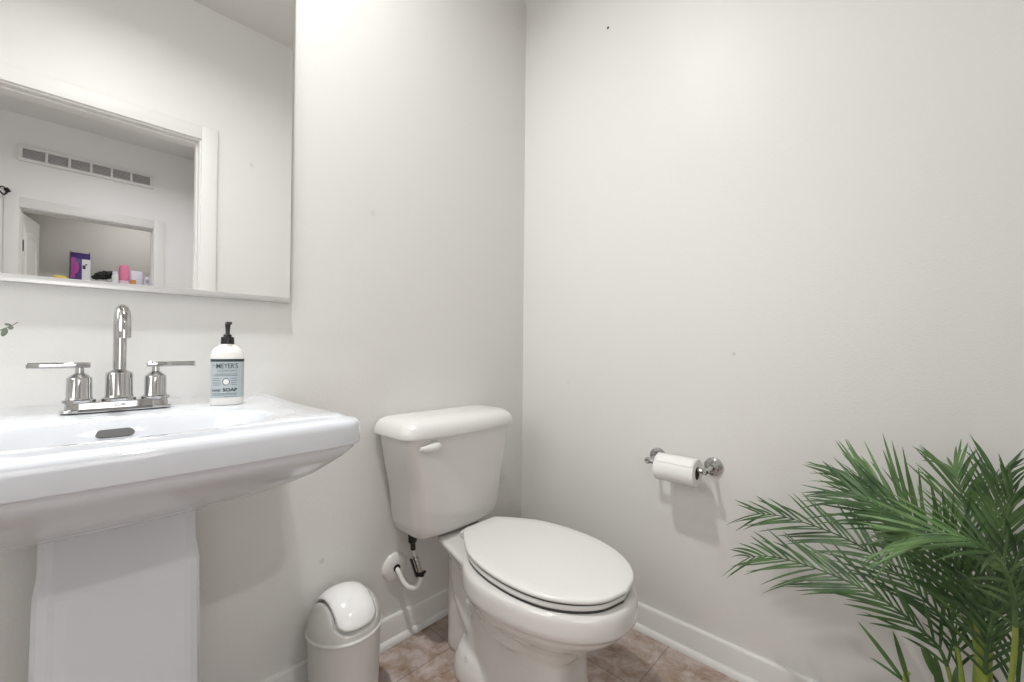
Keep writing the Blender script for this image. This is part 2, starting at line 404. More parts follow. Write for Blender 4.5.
# ------------------------------------------------------------------ faucet
def build_faucet():
    t = thing('faucet', 'chrome two-handle gooseneck faucet on the back of the sink', 'faucet', (-1.3600, -.128, .8715))
    bm = bmesh.new()
    def rr(hx, hy, z): return sup(56, hx, hy, 5, (0, 0, z))
    loft(bm, [rr(.081, .029, 0), rr(.082, .030, .002), rr(.081, .029, .005), rr(.076, .024, .006), rr(.0755, .0235, .017), rr(.074, .022, .019)])
    obj('base_plate', bm, M_chrome, t, angle=30)
    bm = bmesh.new(); box(bm, (-.008, -.0265, .009), (.008, -.0235, .014), .001); obj('pop_up_tab', bm, M_chrome2, t)
    for s, nm in ((-1, 'left'), (1, 'right')):
        bm = bmesh.new()
        lathe(bm, [(0, .018), (.0235, .018), (.0235, .023), (.0195, .0245), (.0183, .028), (.0178, .062), (.0172, .065), (.0095, .072), (.0065, .074), (.0062, .084), (.007, .085), (0, .086)], n=40)
        h = obj('handle', bm, M_chrome, t, loc=(s*.056, 0, 0), angle=30)
        bm = bmesh.new(); box(bm, (-.068, -.0055, .0835), (.0145, .0055, .0945), .002, 3) if s < 0 else box(bm, (-.0145, -.0055, .0835), (.068, .0055, .0945), .002, 3)
        l = obj('lever', bm, M_chrome, h)
        if s > 0: l.rotation_euler = (0, math.radians(0), math.radians(4))
    bm = bmesh.new()
    lathe(bm, [(0, .018), (.026, .018), (.026, .023), (.0225, .025), (.0212, .030), (.0206, .070), (.0198, .0735), (.0125, .077), (.0104, .079)], n=44, cap=(True, False))
    R_ = .040; H_ = .158
    pts = [(0, 0, .08), (0, 0, .10), (0, 0, .13), (0, 0, H_)]
    for k in range(1, 17):
        a = PI*k/16; pts.append((0, -R_+R_*math.cos(a), H_+R_*math.sin(a)*.98))
    pts += [(0, -2*R_, H_-.006), (0, -2*R_, H_-.015)]
    tube(bm, pts, .0104, n=28)
    obj('spout', bm, M_chrome, t, angle=30)
    bm = bmesh.new(); lathe(bm, [(0, 0), (.0080, 0), (.0092, -.001), (.0092, .002), (0, .002)], n=24); obj('aerator', bm, M_chrome2, t, loc=(0, -2*R_, H_-.0155))
build_faucet()

# ------------------------------------------------------------------ soap dispenser
def text_mesh(s, size, bold=0.0, space=1.0):
    cu = bpy.data.curves.new('txt', 'FONT'); cu.body = s; cu.size = size; cu.offset = bold; cu.space_character = space
    cu.align_x = 'LEFT'; cu.resolution_u = 4
    o = bpy.data.objects.new('txt', cu); C.objects.link(o)
    dg = bpy.context.evaluated_depsgraph_get(); me = bpy.data.meshes.new_from_object(o.evaluated_get(dg))
    C.objects.unlink(o); bpy.data.objects.remove(o); bpy.data.curves.remove(cu); return me
def build_soap():
    KX = .84
    loc = Vector((-1.184, -.163, .8681)); ang = math.radians(-6)
    t = thing('soap_bottle', 'white pump soap bottle with pale blue label on the sink corner', 'soap bottle', loc, ang)
    def rg(ax, ay, z, e=2.7): return sup(72, ax, ay, e, (0, 0, z))
    bm = bmesh.new()
    loft(bm, [rg(.033, .022, 0), rg(.0365, .0255, .001), rg(.0378, .0268, .005), rg(.038, .027, .01), rg(.038, .027, .105), rg(.0372, .0265, .115), rg(.034, .0245, .1235),
              rg(.028, .021, .130, 2.4), rg(.020, .0175, .1345, 2), rg(.015, .015, .137, 2), rg(.0135, .0135, .140, 2), rg(.0135, .0135, .142, 2)])
    obj('bottle', bm, M_bottle, t, angle=50)
    bm = bmesh.new()
    lathe(bm, [(0, .1385), (.0152, .1385), (.0155, .140), (.0150, .1535), (.013, .1545), (.0095, .1555), (.0095, .160), (.0055, .1605), (.0048, .166), (.0062, .180), (.0068, .184), (0, .184)], n=32)
    p = obj('pump', bm, M_dark, t, angle=35); p['label'] = 'black pump top'
    bm = bmesh.new(); box(bm, (-.0065, -.028, .1825), (.0065, .008, .1885), .002, 2); obj('nozzle', bm, M_dark, p)
    # label wraps the front
    AX, AY, E = .0382, .0272, 2.7
    def front(x, d=0):
        u = min(abs(x)/AX, .9999); return -AY*(1-u**E)**(1/E)-d
    z0, z1 = .018, .1045
    bm = bmesh.new(); xs = [-.0375+.075*i/60 for i in range(61)]
    rows = [[bm.verts.new((x*1.002, front(x, .0003), z)) for x in xs] for z in (z0, z1)]
    for i in range(60): bm.faces.new((rows[0][i], rows[0][i+1], rows[1][i+1], rows[1][i]))
    lb = obj('label', bm, M_label, t); lb['label'] = 'pale blue paper label'
    bm = bmesh.new(); rows = [[bm.verts.new((x*1.002, front(x, .0005), z)) for x in xs] for z in (.0985, .1045)]
    for i in range(60): bm.faces.new((rows[0][i], rows[0][i+1], rows[1][i+1], rows[1][i]))
    obj('label_band', bm, M_ink, lb)
    def put(s, x, z, size, m, bold=0, space=1.0, width=None, height=None, nm='lettering'):
        me = text_mesh(s, size, bold, space); xs_ = [v.co.x for v in me.vertices]; ys_ = [v.co.y for v in me.vertices]
        x0, x1, y0, y1 = min(xs_), max(xs_), min(ys_), max(ys_)
        kx = width/(x1-x0) if width else 1; ky = height/(y1-y0) if height else kx
        b2 = bmesh.new(); b2.from_mesh(me); bmesh.ops.subdivide_edges(b2, edges=[e for e in b2.edges if e.calc_length()*kx > .003], cuts=2)
        for v in b2.verts:
            X = x+(v.co.x-x0)*kx; Z = z+(v.co.y-y0)*ky; v.co = Vector((X, front(X, .0008), Z))
        bpy.data.meshes.remove(me); return obj(nm, b2, m, lb, False)
    put('MRS.', -.0335, .0890, .01, M_ink, .0, width=.0055, height=.0022)
    put("MEYER'S", -.0265, .0835, .01, M_ink, .0001, width=.0475, height=.0115)
    put('CLEAN DAY', -.025, .0760, .01, M_ink2, .0001, width=.0445, height=.0048)
    put('HAND', -.034, .0315, .01, M_ink, .0002, width=.017, height=.0060)
    put('SOAP', -.0125, .0315, .01, M_ink, .0004, width=.0325, height=.0078)
    # fine print lines, and the round emblem
    bm = bmesh.new(); r2 = random.Random(3)
    def dash(xa, xb, z, h):
        n = max(2, int((xb-xa)/.003)); vv = [[bm.verts.new((xa+(xb-xa)*i/n, front(xa+(xb-xa)*i/n, .0007), zz)) for i in range(n+1)] for zz in (z, z+h)]
        for i in range(n): bm.faces.new((vv[0][i], vv[0][i+1], vv[1][i+1], vv[1][i]))
    def row(xa, xb, z, h):
        x = xa
        while x < xb-.002:
            L_ = r2.uniform(.002, .006); dash(x, min(x+L_, xb), z, h); x += L_+.0009
    row(-.030, .021, .0700, .0016); row(-.032, .021, .0665, .0016)
    for z in (.0600, .0555, .0505, .046): row(-.033, -.0185, z, .0015); row(.006, .021, z, .0015)
    row(-.033, .021, .0262, .0018); row(-.034, .021, .0235, .0013); row(-.010, .021, .0195, .0012)
    obj('fine_print', bm, M_ink2, lb, False)
    def disc(r, z, x, d, m, nm):
        b3 = bmesh.new(); c = b3.verts.new((x, front(x, d), z)); vs = [b3.verts.new((x+r*math.cos(2*PI*i/28), front(x+r*math.cos(2*PI*i/28), d), z+r*math.sin(2*PI*i/28))) for i in range(28)]
        for i in range(28): b3.faces.new((c, vs[i], vs[(i+1) % 28]))
        obj(nm, b3, m, lb, False)
    disc(.0080, .0535, -.0055, .0010, M_ink, 'emblem'); disc(.0066, .0535, -.0055, .0013, M_bottle, 'emblem'); 
    put('MM', -.0092, .0518, .01, M_ink2, .0, width=.0075, height=.0036)
    t.scale = (KX, KX, .985)
build_soap()

# ------------------------------------------------------------------ toilet
TX = -.499
def egg(n, hw, yb, yf, z, e_b=3.0, e_f=2.1, ymid=.42, w=0):
    """plan outline: squarish at the back (yb), elliptical towards the front (yf)"""
    ym = yb+(yf-yb)*ymid; out = []
    for i in range(n):
        a = 2*PI*i/n; ca, sa = math.cos(a), math.sin(a)
        if sa >= 0: e = e_b; ry = yb-ym
        else: e = e_f; ry = ym-yf
        x = hw*math.copysign(abs(ca)**(2/e), ca); y = ym+ry*math.copysign(abs(sa)**(2/e), sa)
        out.append(Vector((x, y, z)))
    return out
def build_toilet():
    t = thing('toilet', 'white two-piece toilet with closed lid in the corner', 'toilet', (TX, 0, 0))
    # ---- bowl: outer shell
    bm = bmesh.new(); N = 64
    S = [ # hw, yb, yf, z, eb, ef, ymid
        (.108, -.25, -.655, .0, 4, 4.5, .5), (.108, -.25, -.655, .02, 4, 4.5, .5), (.103, -.25, -.650, .045, 4, 4.5, .5),
        (.098, -.25, -.645, .09, 3, 4.5, .5), (.096, -.27, -.645, .15, 3, 4.2, .5), (.098, -.28, -.650, .19, 3, 3.8, .5),
        (.112, -.29, -.672, .220, 2.6, 2.8, .5), (.137, -.29, -.705, .243, 2.5, 2.4, .48), (.160, -.28, -.740, .265, 2.5, 2.2, .46),
        (.174, -.27, -.762, .285, 2.5, 2.15, .45), (.179, -.27, -.770, .300, 2.6, 2.15, .44), (.180, -.27, -.772, .303, 2.7, 2.1, .43), (.1895, -.27, -.785, .309, 2.7, 2.1, .43), (.1905, -.27, -.786, .335, 2.7, 2.1, .43),
        (.189, -.27, -.784, .365, 2.7, 2.1, .43), (.186, -.27, -.780, .376, 2.7, 2.1, .43), (.180, -.275, -.772, .381, 2.7, 2.1, .43)]
    S = [(a, b, c, z+(.016*max(0, min(1, (z-.19)/.05))*max(0, min(1, (.345-z)/.03)))+(.004 if z > .35 else 0), e1, e2, ym) for a, b, c, z, e1, e2, ym in S]
    S = [(a*(1.03 if z > .25 else 1), b, c-(.016 if z > .2 else 0), z, 2.0 if z > .2 else e1, e2, ym) for a, b, c, z, e1, e2, ym in S]
    loft(bm, [egg(N, a, b, c, z, e1, e2, ym) for a, b, c, z, e1, e2, ym in S])
    # ---- deck under the tank (narrow at the back, flaring into the rim)
    def quad(hb, hf, yb, yf, z, r=.02):
        P = []
        cs = [(hb, yb), (hf, yf), (-hf, yf), (-hb, yb)]
        for k in range(4):
            p = Vector(cs[k]); a = Vector(cs[k-1]); b = Vector(cs[(k+1) % 4])
            pa = p+(a-p).normalized()*r; pb = p+(b-p).normalized()*r
            for i in range(6):
                s = i/5; q = (1-s)**2*pa+2*s*(1-s)*p+s*s*pb; P.append(Vector((q[0], q[1], z)))
        return P
    loft(bm, [quad(.050, .140, -.19, -.45, .300, .012), quad(.070, .160, -.17, -.47, .335, .012), quad(.082, .174, -.155, -.49, .358, .012), quad(.088, .182, -.15, -.50, .366, .010), quad(.089, .183, -.148, -.50, .378, .010), quad(.085, .179, -.151, -.495, .382, .010)])
    # ---- rear column carrying the deck, and its foot
    loft(bm, [sup(40, .045, .070, 3.0, (0, -.205, z)) if z > .05 else sup(40, .047, .072, 3, (0, -.207, z)) for z in (0, .03, .06, .15, .25, .335)])
    # foot with rounded bulges beside the bolts
    loft(bm, [sup(48, a, b, 2.6, (0, -.345, z)) for a, b, z in ((.122, .120, 0), (.124, .122, .02), (.120, .118, .050), (.108, .108, .078), (.085, .09, .095), (.045, .06, .104))])
    # ---- trapway: an S of pipe showing on both sides
    for s in (1, -1):
        tube(bm, catmull([(s*.016, -.20, .32), (s*.018, -.215, .22), (s*.030, -.29, .140), (s*.046, -.39, .130), (s*.055, -.47, .175), (s*.058, -.52, .235)], 8), .045, 18)
        tube(bm, catmull([(s*.050, -.30, .300), (s*.070, -.38, .245), (s*.078, -.48, .215), (s*.06, -.58, .23)], 8), .040, 16)
    bowl = obj('bowl', bm, M_toil, t); remeshed(bowl, .0045, 20)
    # ---- bolt caps
    for s in (1, -1):
        bm = bmesh.new(); lathe(bm, [(0, 0), (.014, 0), (.014, .006), (.010, .014), (0, .017)], n=24); obj('bolt_cap', bm, M_toil, t, loc=(s*.098, -.33, .070))
    # ---- seat ring and lid
    def slab(name, hw, yb, yf, z0, z1, m, r=.005, eb=3.2, ym=.40, dome=0):
        bm = bmesh.new(); rings = []
        tab = [(0, 0), (.058, .0), (.070, .003), (.079, .010), (.101, .038), (.135, .088), (.160, .135), (.178, .20), (.1855, .27), (.1835, .34), (.170, .405), (.147, .455), (.112, .50), (.066, .533), (0, .549)]
        side = catmull([(a, -b, 0) for a, b in tab], 5)
        half = [Vector((max(0, p.x), p.y, 0)) for p in side]; full = half+[Vector((-p.x, p.y, 0)) for p in reversed(half[1:-1])]
        def sl(d, z, k=1.0):
            out = []; L_ = yb-yf
            for p in full:
                y = p.y/.549; x = p.x*hw/.1855
                Y = yb+y*L_; cy = (yb+yf)/2; out.append(Vector((x*(1-d/hw)*k, cy+(Y-cy)*(1-2*d/L_)*k, z)))
            return out
        for d, z in ((r*1.2, z0), (r*.3, z0+r*.35), (0, z0+r), (0, z1-r), (r*.3, z1-r*.35), (r*1.2, z1)): rings.append(sl(d, z))
        if dome:
            for k in (.85, .6, .35, .12): rings.append(sl(r*1.2, z1+dome*(1-k*k), k))
        loft(bm, rings); return obj(name, bm, m, t, angle=50)
    slab('seat_gap_shade', .1790, -.252, -.779, .382, .3925, M_gap, .001)  # dark slab stands in for the shade between bowl and seat
    slab('seat_ring', .183, -.248, -.783, .3900, .4050, M_seat, .006)
    slab('lid_gap_shade', .1790, -.250, -.782, .4035, .4095, M_gap, .001)  # dark slab as the shade line under the lid
    slab('seat_lid', .1850, -.240, -.790, .4085, .4215, M_seat, .0055, dome=.002)
    for o in t.children:                                   # the seat sits a touch askew on its hinges
        if o.name.startswith(('seat', 'lid')):
            for v in o.data.vertices: v.co.x += .020*max(0, (v.co.y+.80)/.55)
    for s in (1, -1):
        bm = bmesh.new(); box(bm, (-.014, -.016, 0), (.014, .014, .024), .005, 3); obj('hinge', bm, M_seat, t, loc=(s*.050+.018, -.232, .381))
    # ---- tank
    bm = bmesh.new()
    def tk(hw, yb, yf, z, bow=.02, rc=.035, n=9):
        P = []
        def arc(cx, cy, a0, a1):
            for i in range(n): a = a0+(a1-a0)*i/(n-1); P.append(Vector((cx+rc*math.cos(a), cy+rc*math.sin(a), z)))
        rb = .012
        for i in range(5): a = PI/2*(1-i/4); P.append(Vector((hw-rb+rb*math.cos(a), yb-rb+rb*math.sin(a), z)))
        arc(hw-rc, yf+rc, 0, -PI/2)
        for i in range(1, 12):
            u = i/12; P.append(Vector(((hw-rc)*(1-2*u), yf, z)))
        arc(-hw+rc, yf+rc, -PI/2, -PI)
        for i in range(5): a = PI-PI/2*i/4; P.append(Vector((-hw+rb+rb*math.cos(a), yb-rb+rb*math.sin(a), z)))
        for p in P: p.y -= bow*(1-(p.x/hw)**2)*max(0, (yb-p.y)/(yb-yf))
        return P
    T = [(.140, -.035, -.150, .387, .012), (.162, -.026, -.166, .391, .014), (.174, -.022, -.174, .402, .016), (.181, -.020, -.178, .43, .018), (.193, -.018, -.182, .54, .02), (.213, -.016, -.188, .64, .02), (.227, -.015, -.192, .724, .02)]
    loft(bm, [tk(a, b, c, z, bw) for a, b, c, z, bw in T]); obj('tank', bm, M_toil, t, angle=50)
    bm = bmesh.new(); loft(bm, [tk(.105, -.10, -.165, .3815, .0), tk(.105, -.10, -.165, .389, .0)]); obj('tank_gasket', bm, M_gap, t)
    bm = bmesh.new()
    Lr = [(.236, -.008, -.197, .719), (.2435, -.006, -.204, .721), (.2445, -.005, -.205, .725), (.240, -.005, -.204, .739), (.236, -.006, -.201, .751), (.228, -.010, -.194, .762), (.216, -.018, -.183, .770), (.194, -.034, -.165, .7755), (.13, -.06, -.14, .778)]
    loft(bm, [tk(a, b, c, z, .022, .045) for a, b, c, z in Lr]); obj('tank_lid', bm, M_seat, t, angle=50)
    # flush lever on the front left
    bm = bmesh.new()
    pr = [(-.030, .003, .0035, .0), (-.022, .0055, .006, -.001), (-.010, .008, .008, -.001), (.004, .0095, .009, 0), (.014, .009, .0095, .001), (.018, .006, .007, .001)]
    loft(bm, [[Vector((x, ry*math.cos(2*PI*i/20)-.012, dz+rz*math.sin(2*PI*i/20))) for i in range(20)] for x, ry, rz, dz in pr])
    f = obj('flush_lever', bm, M_seat, t, loc=(-.158, -.201, .692)); f.scale = (1.55, 1.3, 1.55); f.rotation_euler = (0, math.radians(4), math.radians(4))
    bm = bmesh.new(); lathe(bm, [(0, .008), (.011, .008), (.011, -.010), (0, -.010)], axis='y', n=24); obj('lever_boss', bm, M_seat, f, loc=(.008, .0, 0))
build_toilet()

# ------------------------------------------------------------------ water supply
def build_supply():
    t = thing('water_supply_valve', 'dark shut-off valve with white hose and round wall plate below the tank', 'valve', (-.652, 0, .250))
    bm = bmesh.new(); lathe(bm, [(.0, 0), (.047, 0), (.047, -.003), (.043, -.009), (.030, -.014), (.015, -.016), (0, -.016)], axis='y', n=48)
    obj('wall_plate', bm, M_hose, t, loc=(-.0, 0, .0))
    bm = bmesh.new(); lathe(bm, [(0, -.014), (.0125, -.014), (.0125, -.019), (0, -.019)], axis='y', n=20); obj('grommet', bm, M_valve, t)
    bm = bmesh.new(); tube(bm, catmull([(0, -.01, 0), (.001, -.028, -.010), (.006, -.045, -.035), (.018, -.062, -.054), (.037, -.072, -.060), (.053, -.074, -.048), (.060, -.074, -.028)], 8), .0078, 16)
    obj('hose', bm, M_hose, t)
    bm = bmesh.new()
    tube(bm, [(.060, -.074, -.038), (.060, -.074, -.030)], .0095, 16); tube(bm, [(.060, -.074, -.030), (.048, -.074, -.024)], .007, 12)
    box(bm, (.037, -.079, -.030), (.044, -.069, .035), .002); box(bm, (.037, -.080, -.034), (.072, -.068, -.026), .002)
    tube(bm, [(.068, -.074, -.034), (.078, -.074, -.026)], .005, 10)
    def lean(o):
        for v in o.data.vertices: v.co.x -= max(0, v.co.z+.034)*.33; v.co.z += .010
        return o
    lean(obj('valve_bracket', bm, M_valve, t))
    bm = bmesh.new(); tube(bm, [(.0575, -.074, -.020), (.0575, -.074, .030)], [.009, .009], 18); tube(bm, [(.0575, -.074, .028), (.0575, -.074, .036)], .0105, 8)
    lean(obj('valve_body', bm, M_chrome2, t))
    bm = bmesh.new(); tube(bm, catmull([(.0365, -.074, .042), (.028, -.078, .060), (.020, -.082, .082)], 6), .0042, 12); obj('riser', bm, M_hose, t)
    bm = bmesh.new(); tube(bm, [(.020, -.082, .078), (.018, -.083, .100)], [.0085, .0085], 8); tube(bm, [(.018, -.083, .100), (.017, -.083, .108)], [.009, .015], 8); tube(bm, [(.017, -.083, .108), (.015, -.083, .1360)], .0145, 8)
    obj('coupling_nut', bm, M_valve, t)
build_supply()

# ------------------------------------------------------------------ swing-top bin
def build_bin():
    t = thing('trash_can', 'small grey swing-top trash can with a white flap by the left wall', 'trash can', (-.8870, -.132, 0))
    t.scale = (.905, .905, 1.04)
    bm = bmesh.new()
    lathe(bm, [(0, 0), (.096, 0), (.100, .004), (.101, .02), (.1055, .212), (.1055, .216), (0, .216)], n=64); obj('body', bm, M_bin, t)
    # dome lid: rounded, with an opening band where the flap sits
    R_, HZ = .1085, .106
    def dome(R1, H1, u, v, base=.222):      # u azimuth, v elevation
        return Vector((R1*math.cos(v)*math.cos(u), R1*math.cos(v)*math.sin(u), base+H1*math.sin(v)**.92 if v > 0 else base))
    def section(y, x, R1, H1, base=.222):
        r2 = 1-(x*x+y*y)/(R1*R1); return base+H1*max(0, r2)**.46
    # cheeks and rim (one mesh), built as a dome grid, with the flap band lowered
    W = .060                                # half-width of the flap
    bm = bmesh.new(); N = 96; Mv = 28; rings = []
    rings.append([Vector((.1055*math.cos(2*PI*i/N), .1055*math.sin(2*PI*i/N), .2105)) for i in range(N)])
    rings.append([Vector((.1105*math.cos(2*PI*i/N), .1105*math.sin(2*PI*i/N), .2115)) for i in range(N)])
    rings.append([Vector((.1115*math.cos(2*PI*i/N), .1115*math.sin(2*PI*i/N), .2145)) for i in range(N)])
    rings.append([Vector((.1105*math.cos(2*PI*i/N), .1105*math.sin(2*PI*i/N), .2175)) for i in range(N)])
    rings.append([Vector((.1080*math.cos(2*PI*i/N), .1080*math.sin(2*PI*i/N), .2185)) for i in range(N)])
    for k in range(Mv):
        v = PI/2*k/(Mv)*.995; ring = []
        for i in range(N):
            p = dome(.1065, .088, 2*PI*i/N, v, .2205)
            wz = W+.010*(1-(p.z-.22)/.088)
            a = max(0, min(1, (wz-abs(p.x)+.004)/.008)); b = max(0, min(1, (p.z-.234-.014*(abs(p.x)/W)**5)/.006))
            s_ = 1-.13*a*b; ring.append(Vector((p.x, p.y*s_, .22+(p.z-.22)*s_)))
        rings.append(ring)
    loft(bm, rings); obj('dome', bm, M_bin, t, angle=35)
    bm = bmesh.new(); rows = []; nx, nv = 22, 40
    for j in range(nv+1):
        row = []
        for i in range(nx+1):
            u = 2*i/nx-1; x = W*u; r = math.sqrt(max(0, .1065**2-x*x)); e = 1-(u**8)*.03
            H2 = .088*(max(0, 1-(x/.1065)**2))**.46; zb = .244+.018*abs(u)**5
            v0 = math.asin(min(1, ((zb-.2225)/H2)**(1/.92))); v = v0+(PI-2*v0)*j/nv
            row.append(Vector((x, -r*math.cos(v)*e, .2225+(H2*math.sin(v)**.92+.002)*e)))
        rows.append(row)
    vs = [[bm.verts.new(p) for p in r] for r in rows]
    for a, b in zip(vs, vs[1:]):
        for i in range(nx): bm.faces.new((a[i], a[i+1], b[i+1], b[i]))
    o = obj('flap', bm, M_flap, t, angle=60); md = o.modifiers.new('s', 'SOLIDIFY'); md.thickness = .004; md.offset = 0
    o['label'] = 'white curved swing flap'
build_bin()

# ------------------------------------------------------------------ toilet paper holder and roll
def build_tp():
    t = thing('toilet_paper_holder', 'chrome toilet paper holder on the right wall', 'toilet paper holder', (0, -.735, .627))
    for s, nm in ((1, 'l'), (-1, 'r')):
        bm = bmesh.new()
        lathe(bm, [(0, 0), (.0295, 0), (.0295, -.003), (.0275, -.0065), (.021, -.008), (.017, -.0125), (.0095, -.014), (.0062, -.020), (.0058, -.070), (.0095, -.0725), (.0110, -.078), (.0105, -.085), (.006, -.089), (0, -.090)], axis='x', n=40)
        obj('post', bm, M_chrome, t, loc=(0, s*.0925, 0), angle=30)
    bm = bmesh.new()
    lathe(bm, [(0, -.104), (.0040, -.1037), (.0078, -.098), (.0088, -.096), (.0088, -.072), (.0075, -.070), (.0075, .070), (.0088, .072), (.0088, .096), (.0078, .098), (.0040, .1037), (0, .104)], c=(-.080, 0, 0), axis='y', n=28)
    obj('bar', bm, M_chrome, t, angle=30)
    r = thing('toilet_paper_roll', 'partly used white toilet paper roll on the chrome holder', 'toilet paper', (-.080, -.7415, .6165))
    bm = bmesh.new()
    prof = [(.0205, -.0635), (.0415, -.0635), (.0430, -.0625), (.0430, .0625), (.0415, .0635), (.0205, .0635)]
    lathe(bm, prof+[prof[0]], axis='y', n=64, cap=(False, False)); obj('paper', bm, M_paper, r, angle=35)
    # the loose sheet edge lying on top of the roll
    bm = bmesh.new(); rows = []
    for k in range(9):
        a = math.radians(100+k*6); rr_ = .0434+.0006*(k/8); rows.append([bm.verts.new((-rr_*math.sin(a-PI/2+.0) , y, rr_*math.cos(a-PI/2))) for y in [-.062+.124*i/10 for i in range(11)]])
    for a, b in zip(rows, rows[1:]):
        for i in range(10): bm.faces.new((a[i], a[i+1], b[i+1], b[i]))
    o = obj('loose_sheet', bm, M_paper, r); md = o.modifiers.new('s', 'SOLIDIFY'); md.thickness = .0006
    bm = bmesh.new(); lathe(bm, [(.0185, -.0625), (.0208, -.0625), (.0208, .0625), (.0185, .0625), (.0185, -.0625)], axis='y', n=40, cap=(False, False))
    c = obj('core', bm, M_core, r); c['label'] = 'brown cardboard core'
build_tp()

# small nail hole on the right wall
bm = bmesh.new(); lathe(bm, [(0, .001), (.0045, .001), (.005, -.001), (.003, -.004), (0, -.005)], axis='x', n=12)
o = obj('wall_nail', bm, M_darkm, loc=(0, -.429, 2.252)); tag(o, 'tiny dark nail head high on the right wall', 'nail')

# ------------------------------------------------------------------ potted palm
FR = [
 # points, leaflet length, count, shade
 ([(-.285,-1.36,.10),(-.280,-1.362,.30),(-.270,-1.348,.454),(-.250,-1.308,.505),(-.220,-1.260,.533),(-.190,-1.200,.559),(-.160,-1.125,.567),(-.130,-1.035,.563),(-.110,-.975,.548)], .098, 21, 0, .20),
 ([(-.285,-1.35,.10),(-.285,-1.352,.28),(-.290,-1.334,.420),(-.300,-1.293,.472),(-.300,-1.242,.503),(-.290,-1.185,.513),(-.270,-1.111,.512),(-.240,-1.036,.495),(-.210,-.975,.461)], .095, 21, 0, .20),
 ([(-.285,-1.37,.10),(-.280,-1.380,.30),(-.280,-1.373,.471),(-.300,-1.347,.562),(-.310,-1.313,.635),(-.310,-1.279,.682),(-.290,-1.241,.712),(-.275,-1.205,.738)], .110, 22, 1, .28),
 ([(-.295,-1.37,.10),(-.295,-1.380,.30),(-.300,-1.378,.465),(-.340,-1.357,.581),(-.370,-1.331,.653),(-.380,-1.292,.685),(-.380,-1.244,.708),(-.360,-1.199,.722)], .105, 22, 0, .30),
 ([(-.275,-1.38,.10),(-.270,-1.390,.30),(-.260,-1.387,.449),(-.240,-1.383,.550),(-.210,-1.375,.632),(-.180,-1.366,.690),(-.150,-1.359,.735),(-.120,-1.352,.755)], .095, 20, 1, .26),
 ([(-.285,-1.38,.10),(-.280,-1.390,.30),(-.280,-1.392,.462),(-.290,-1.397,.576),(-.300,-1.404,.671),(-.310,-1.410,.730),(-.315,-1.416,.760)], .090, 18, 1, .30),
 ([(-.305,-1.36,.10),(-.315,-1.390,.28),(-.340,-1.408,.434),(-.400,-1.407,.578),(-.460,-1.390,.673),(-.490,-1.362,.711),(-.500,-1.330,.720),(-.500,-1.297,.709),(-.480,-1.265,.685)], .078, 17, 1, .32),
 ([(-.300,-1.38,.10),(-.295,-1.388,.28),(-.300,-1.384,.415),(-.340,-1.386,.524),(-.380,-1.393,.611),(-.420,-1.404,.679),(-.450,-1.420,.717)], .100, 17, 0, .32),
 ([(-.275,-1.36,.08),(-.275,-1.358,.24),(-.270,-1.355,.363),(-.220,-1.351,.431),(-.180,-1.339,.488),(-.150,-1.318,.530),(-.120,-1.278,.555),(-.100,-1.243,.555)], .075, 12, 0, .30),
 ([(-.265,-1.37,.10),(-.260,-1.378,.25),(-.250,-1.376,.401),(-.220,-1.391,.526),(-.200,-1.402,.628),(-.180,-1.409,.702),(-.160,-1.413,.750),(-.140,-1.418,.755)], .085, 19, 0, .28),
 ([(-.275,-1.40,.10),(-.265,-1.415,.22),(-.250,-1.425,.33),(-.235,-1.432,.43),(-.230,-1.440,.52),(-.24,-1.448,.59)], .095, 15, 0, .25),
]
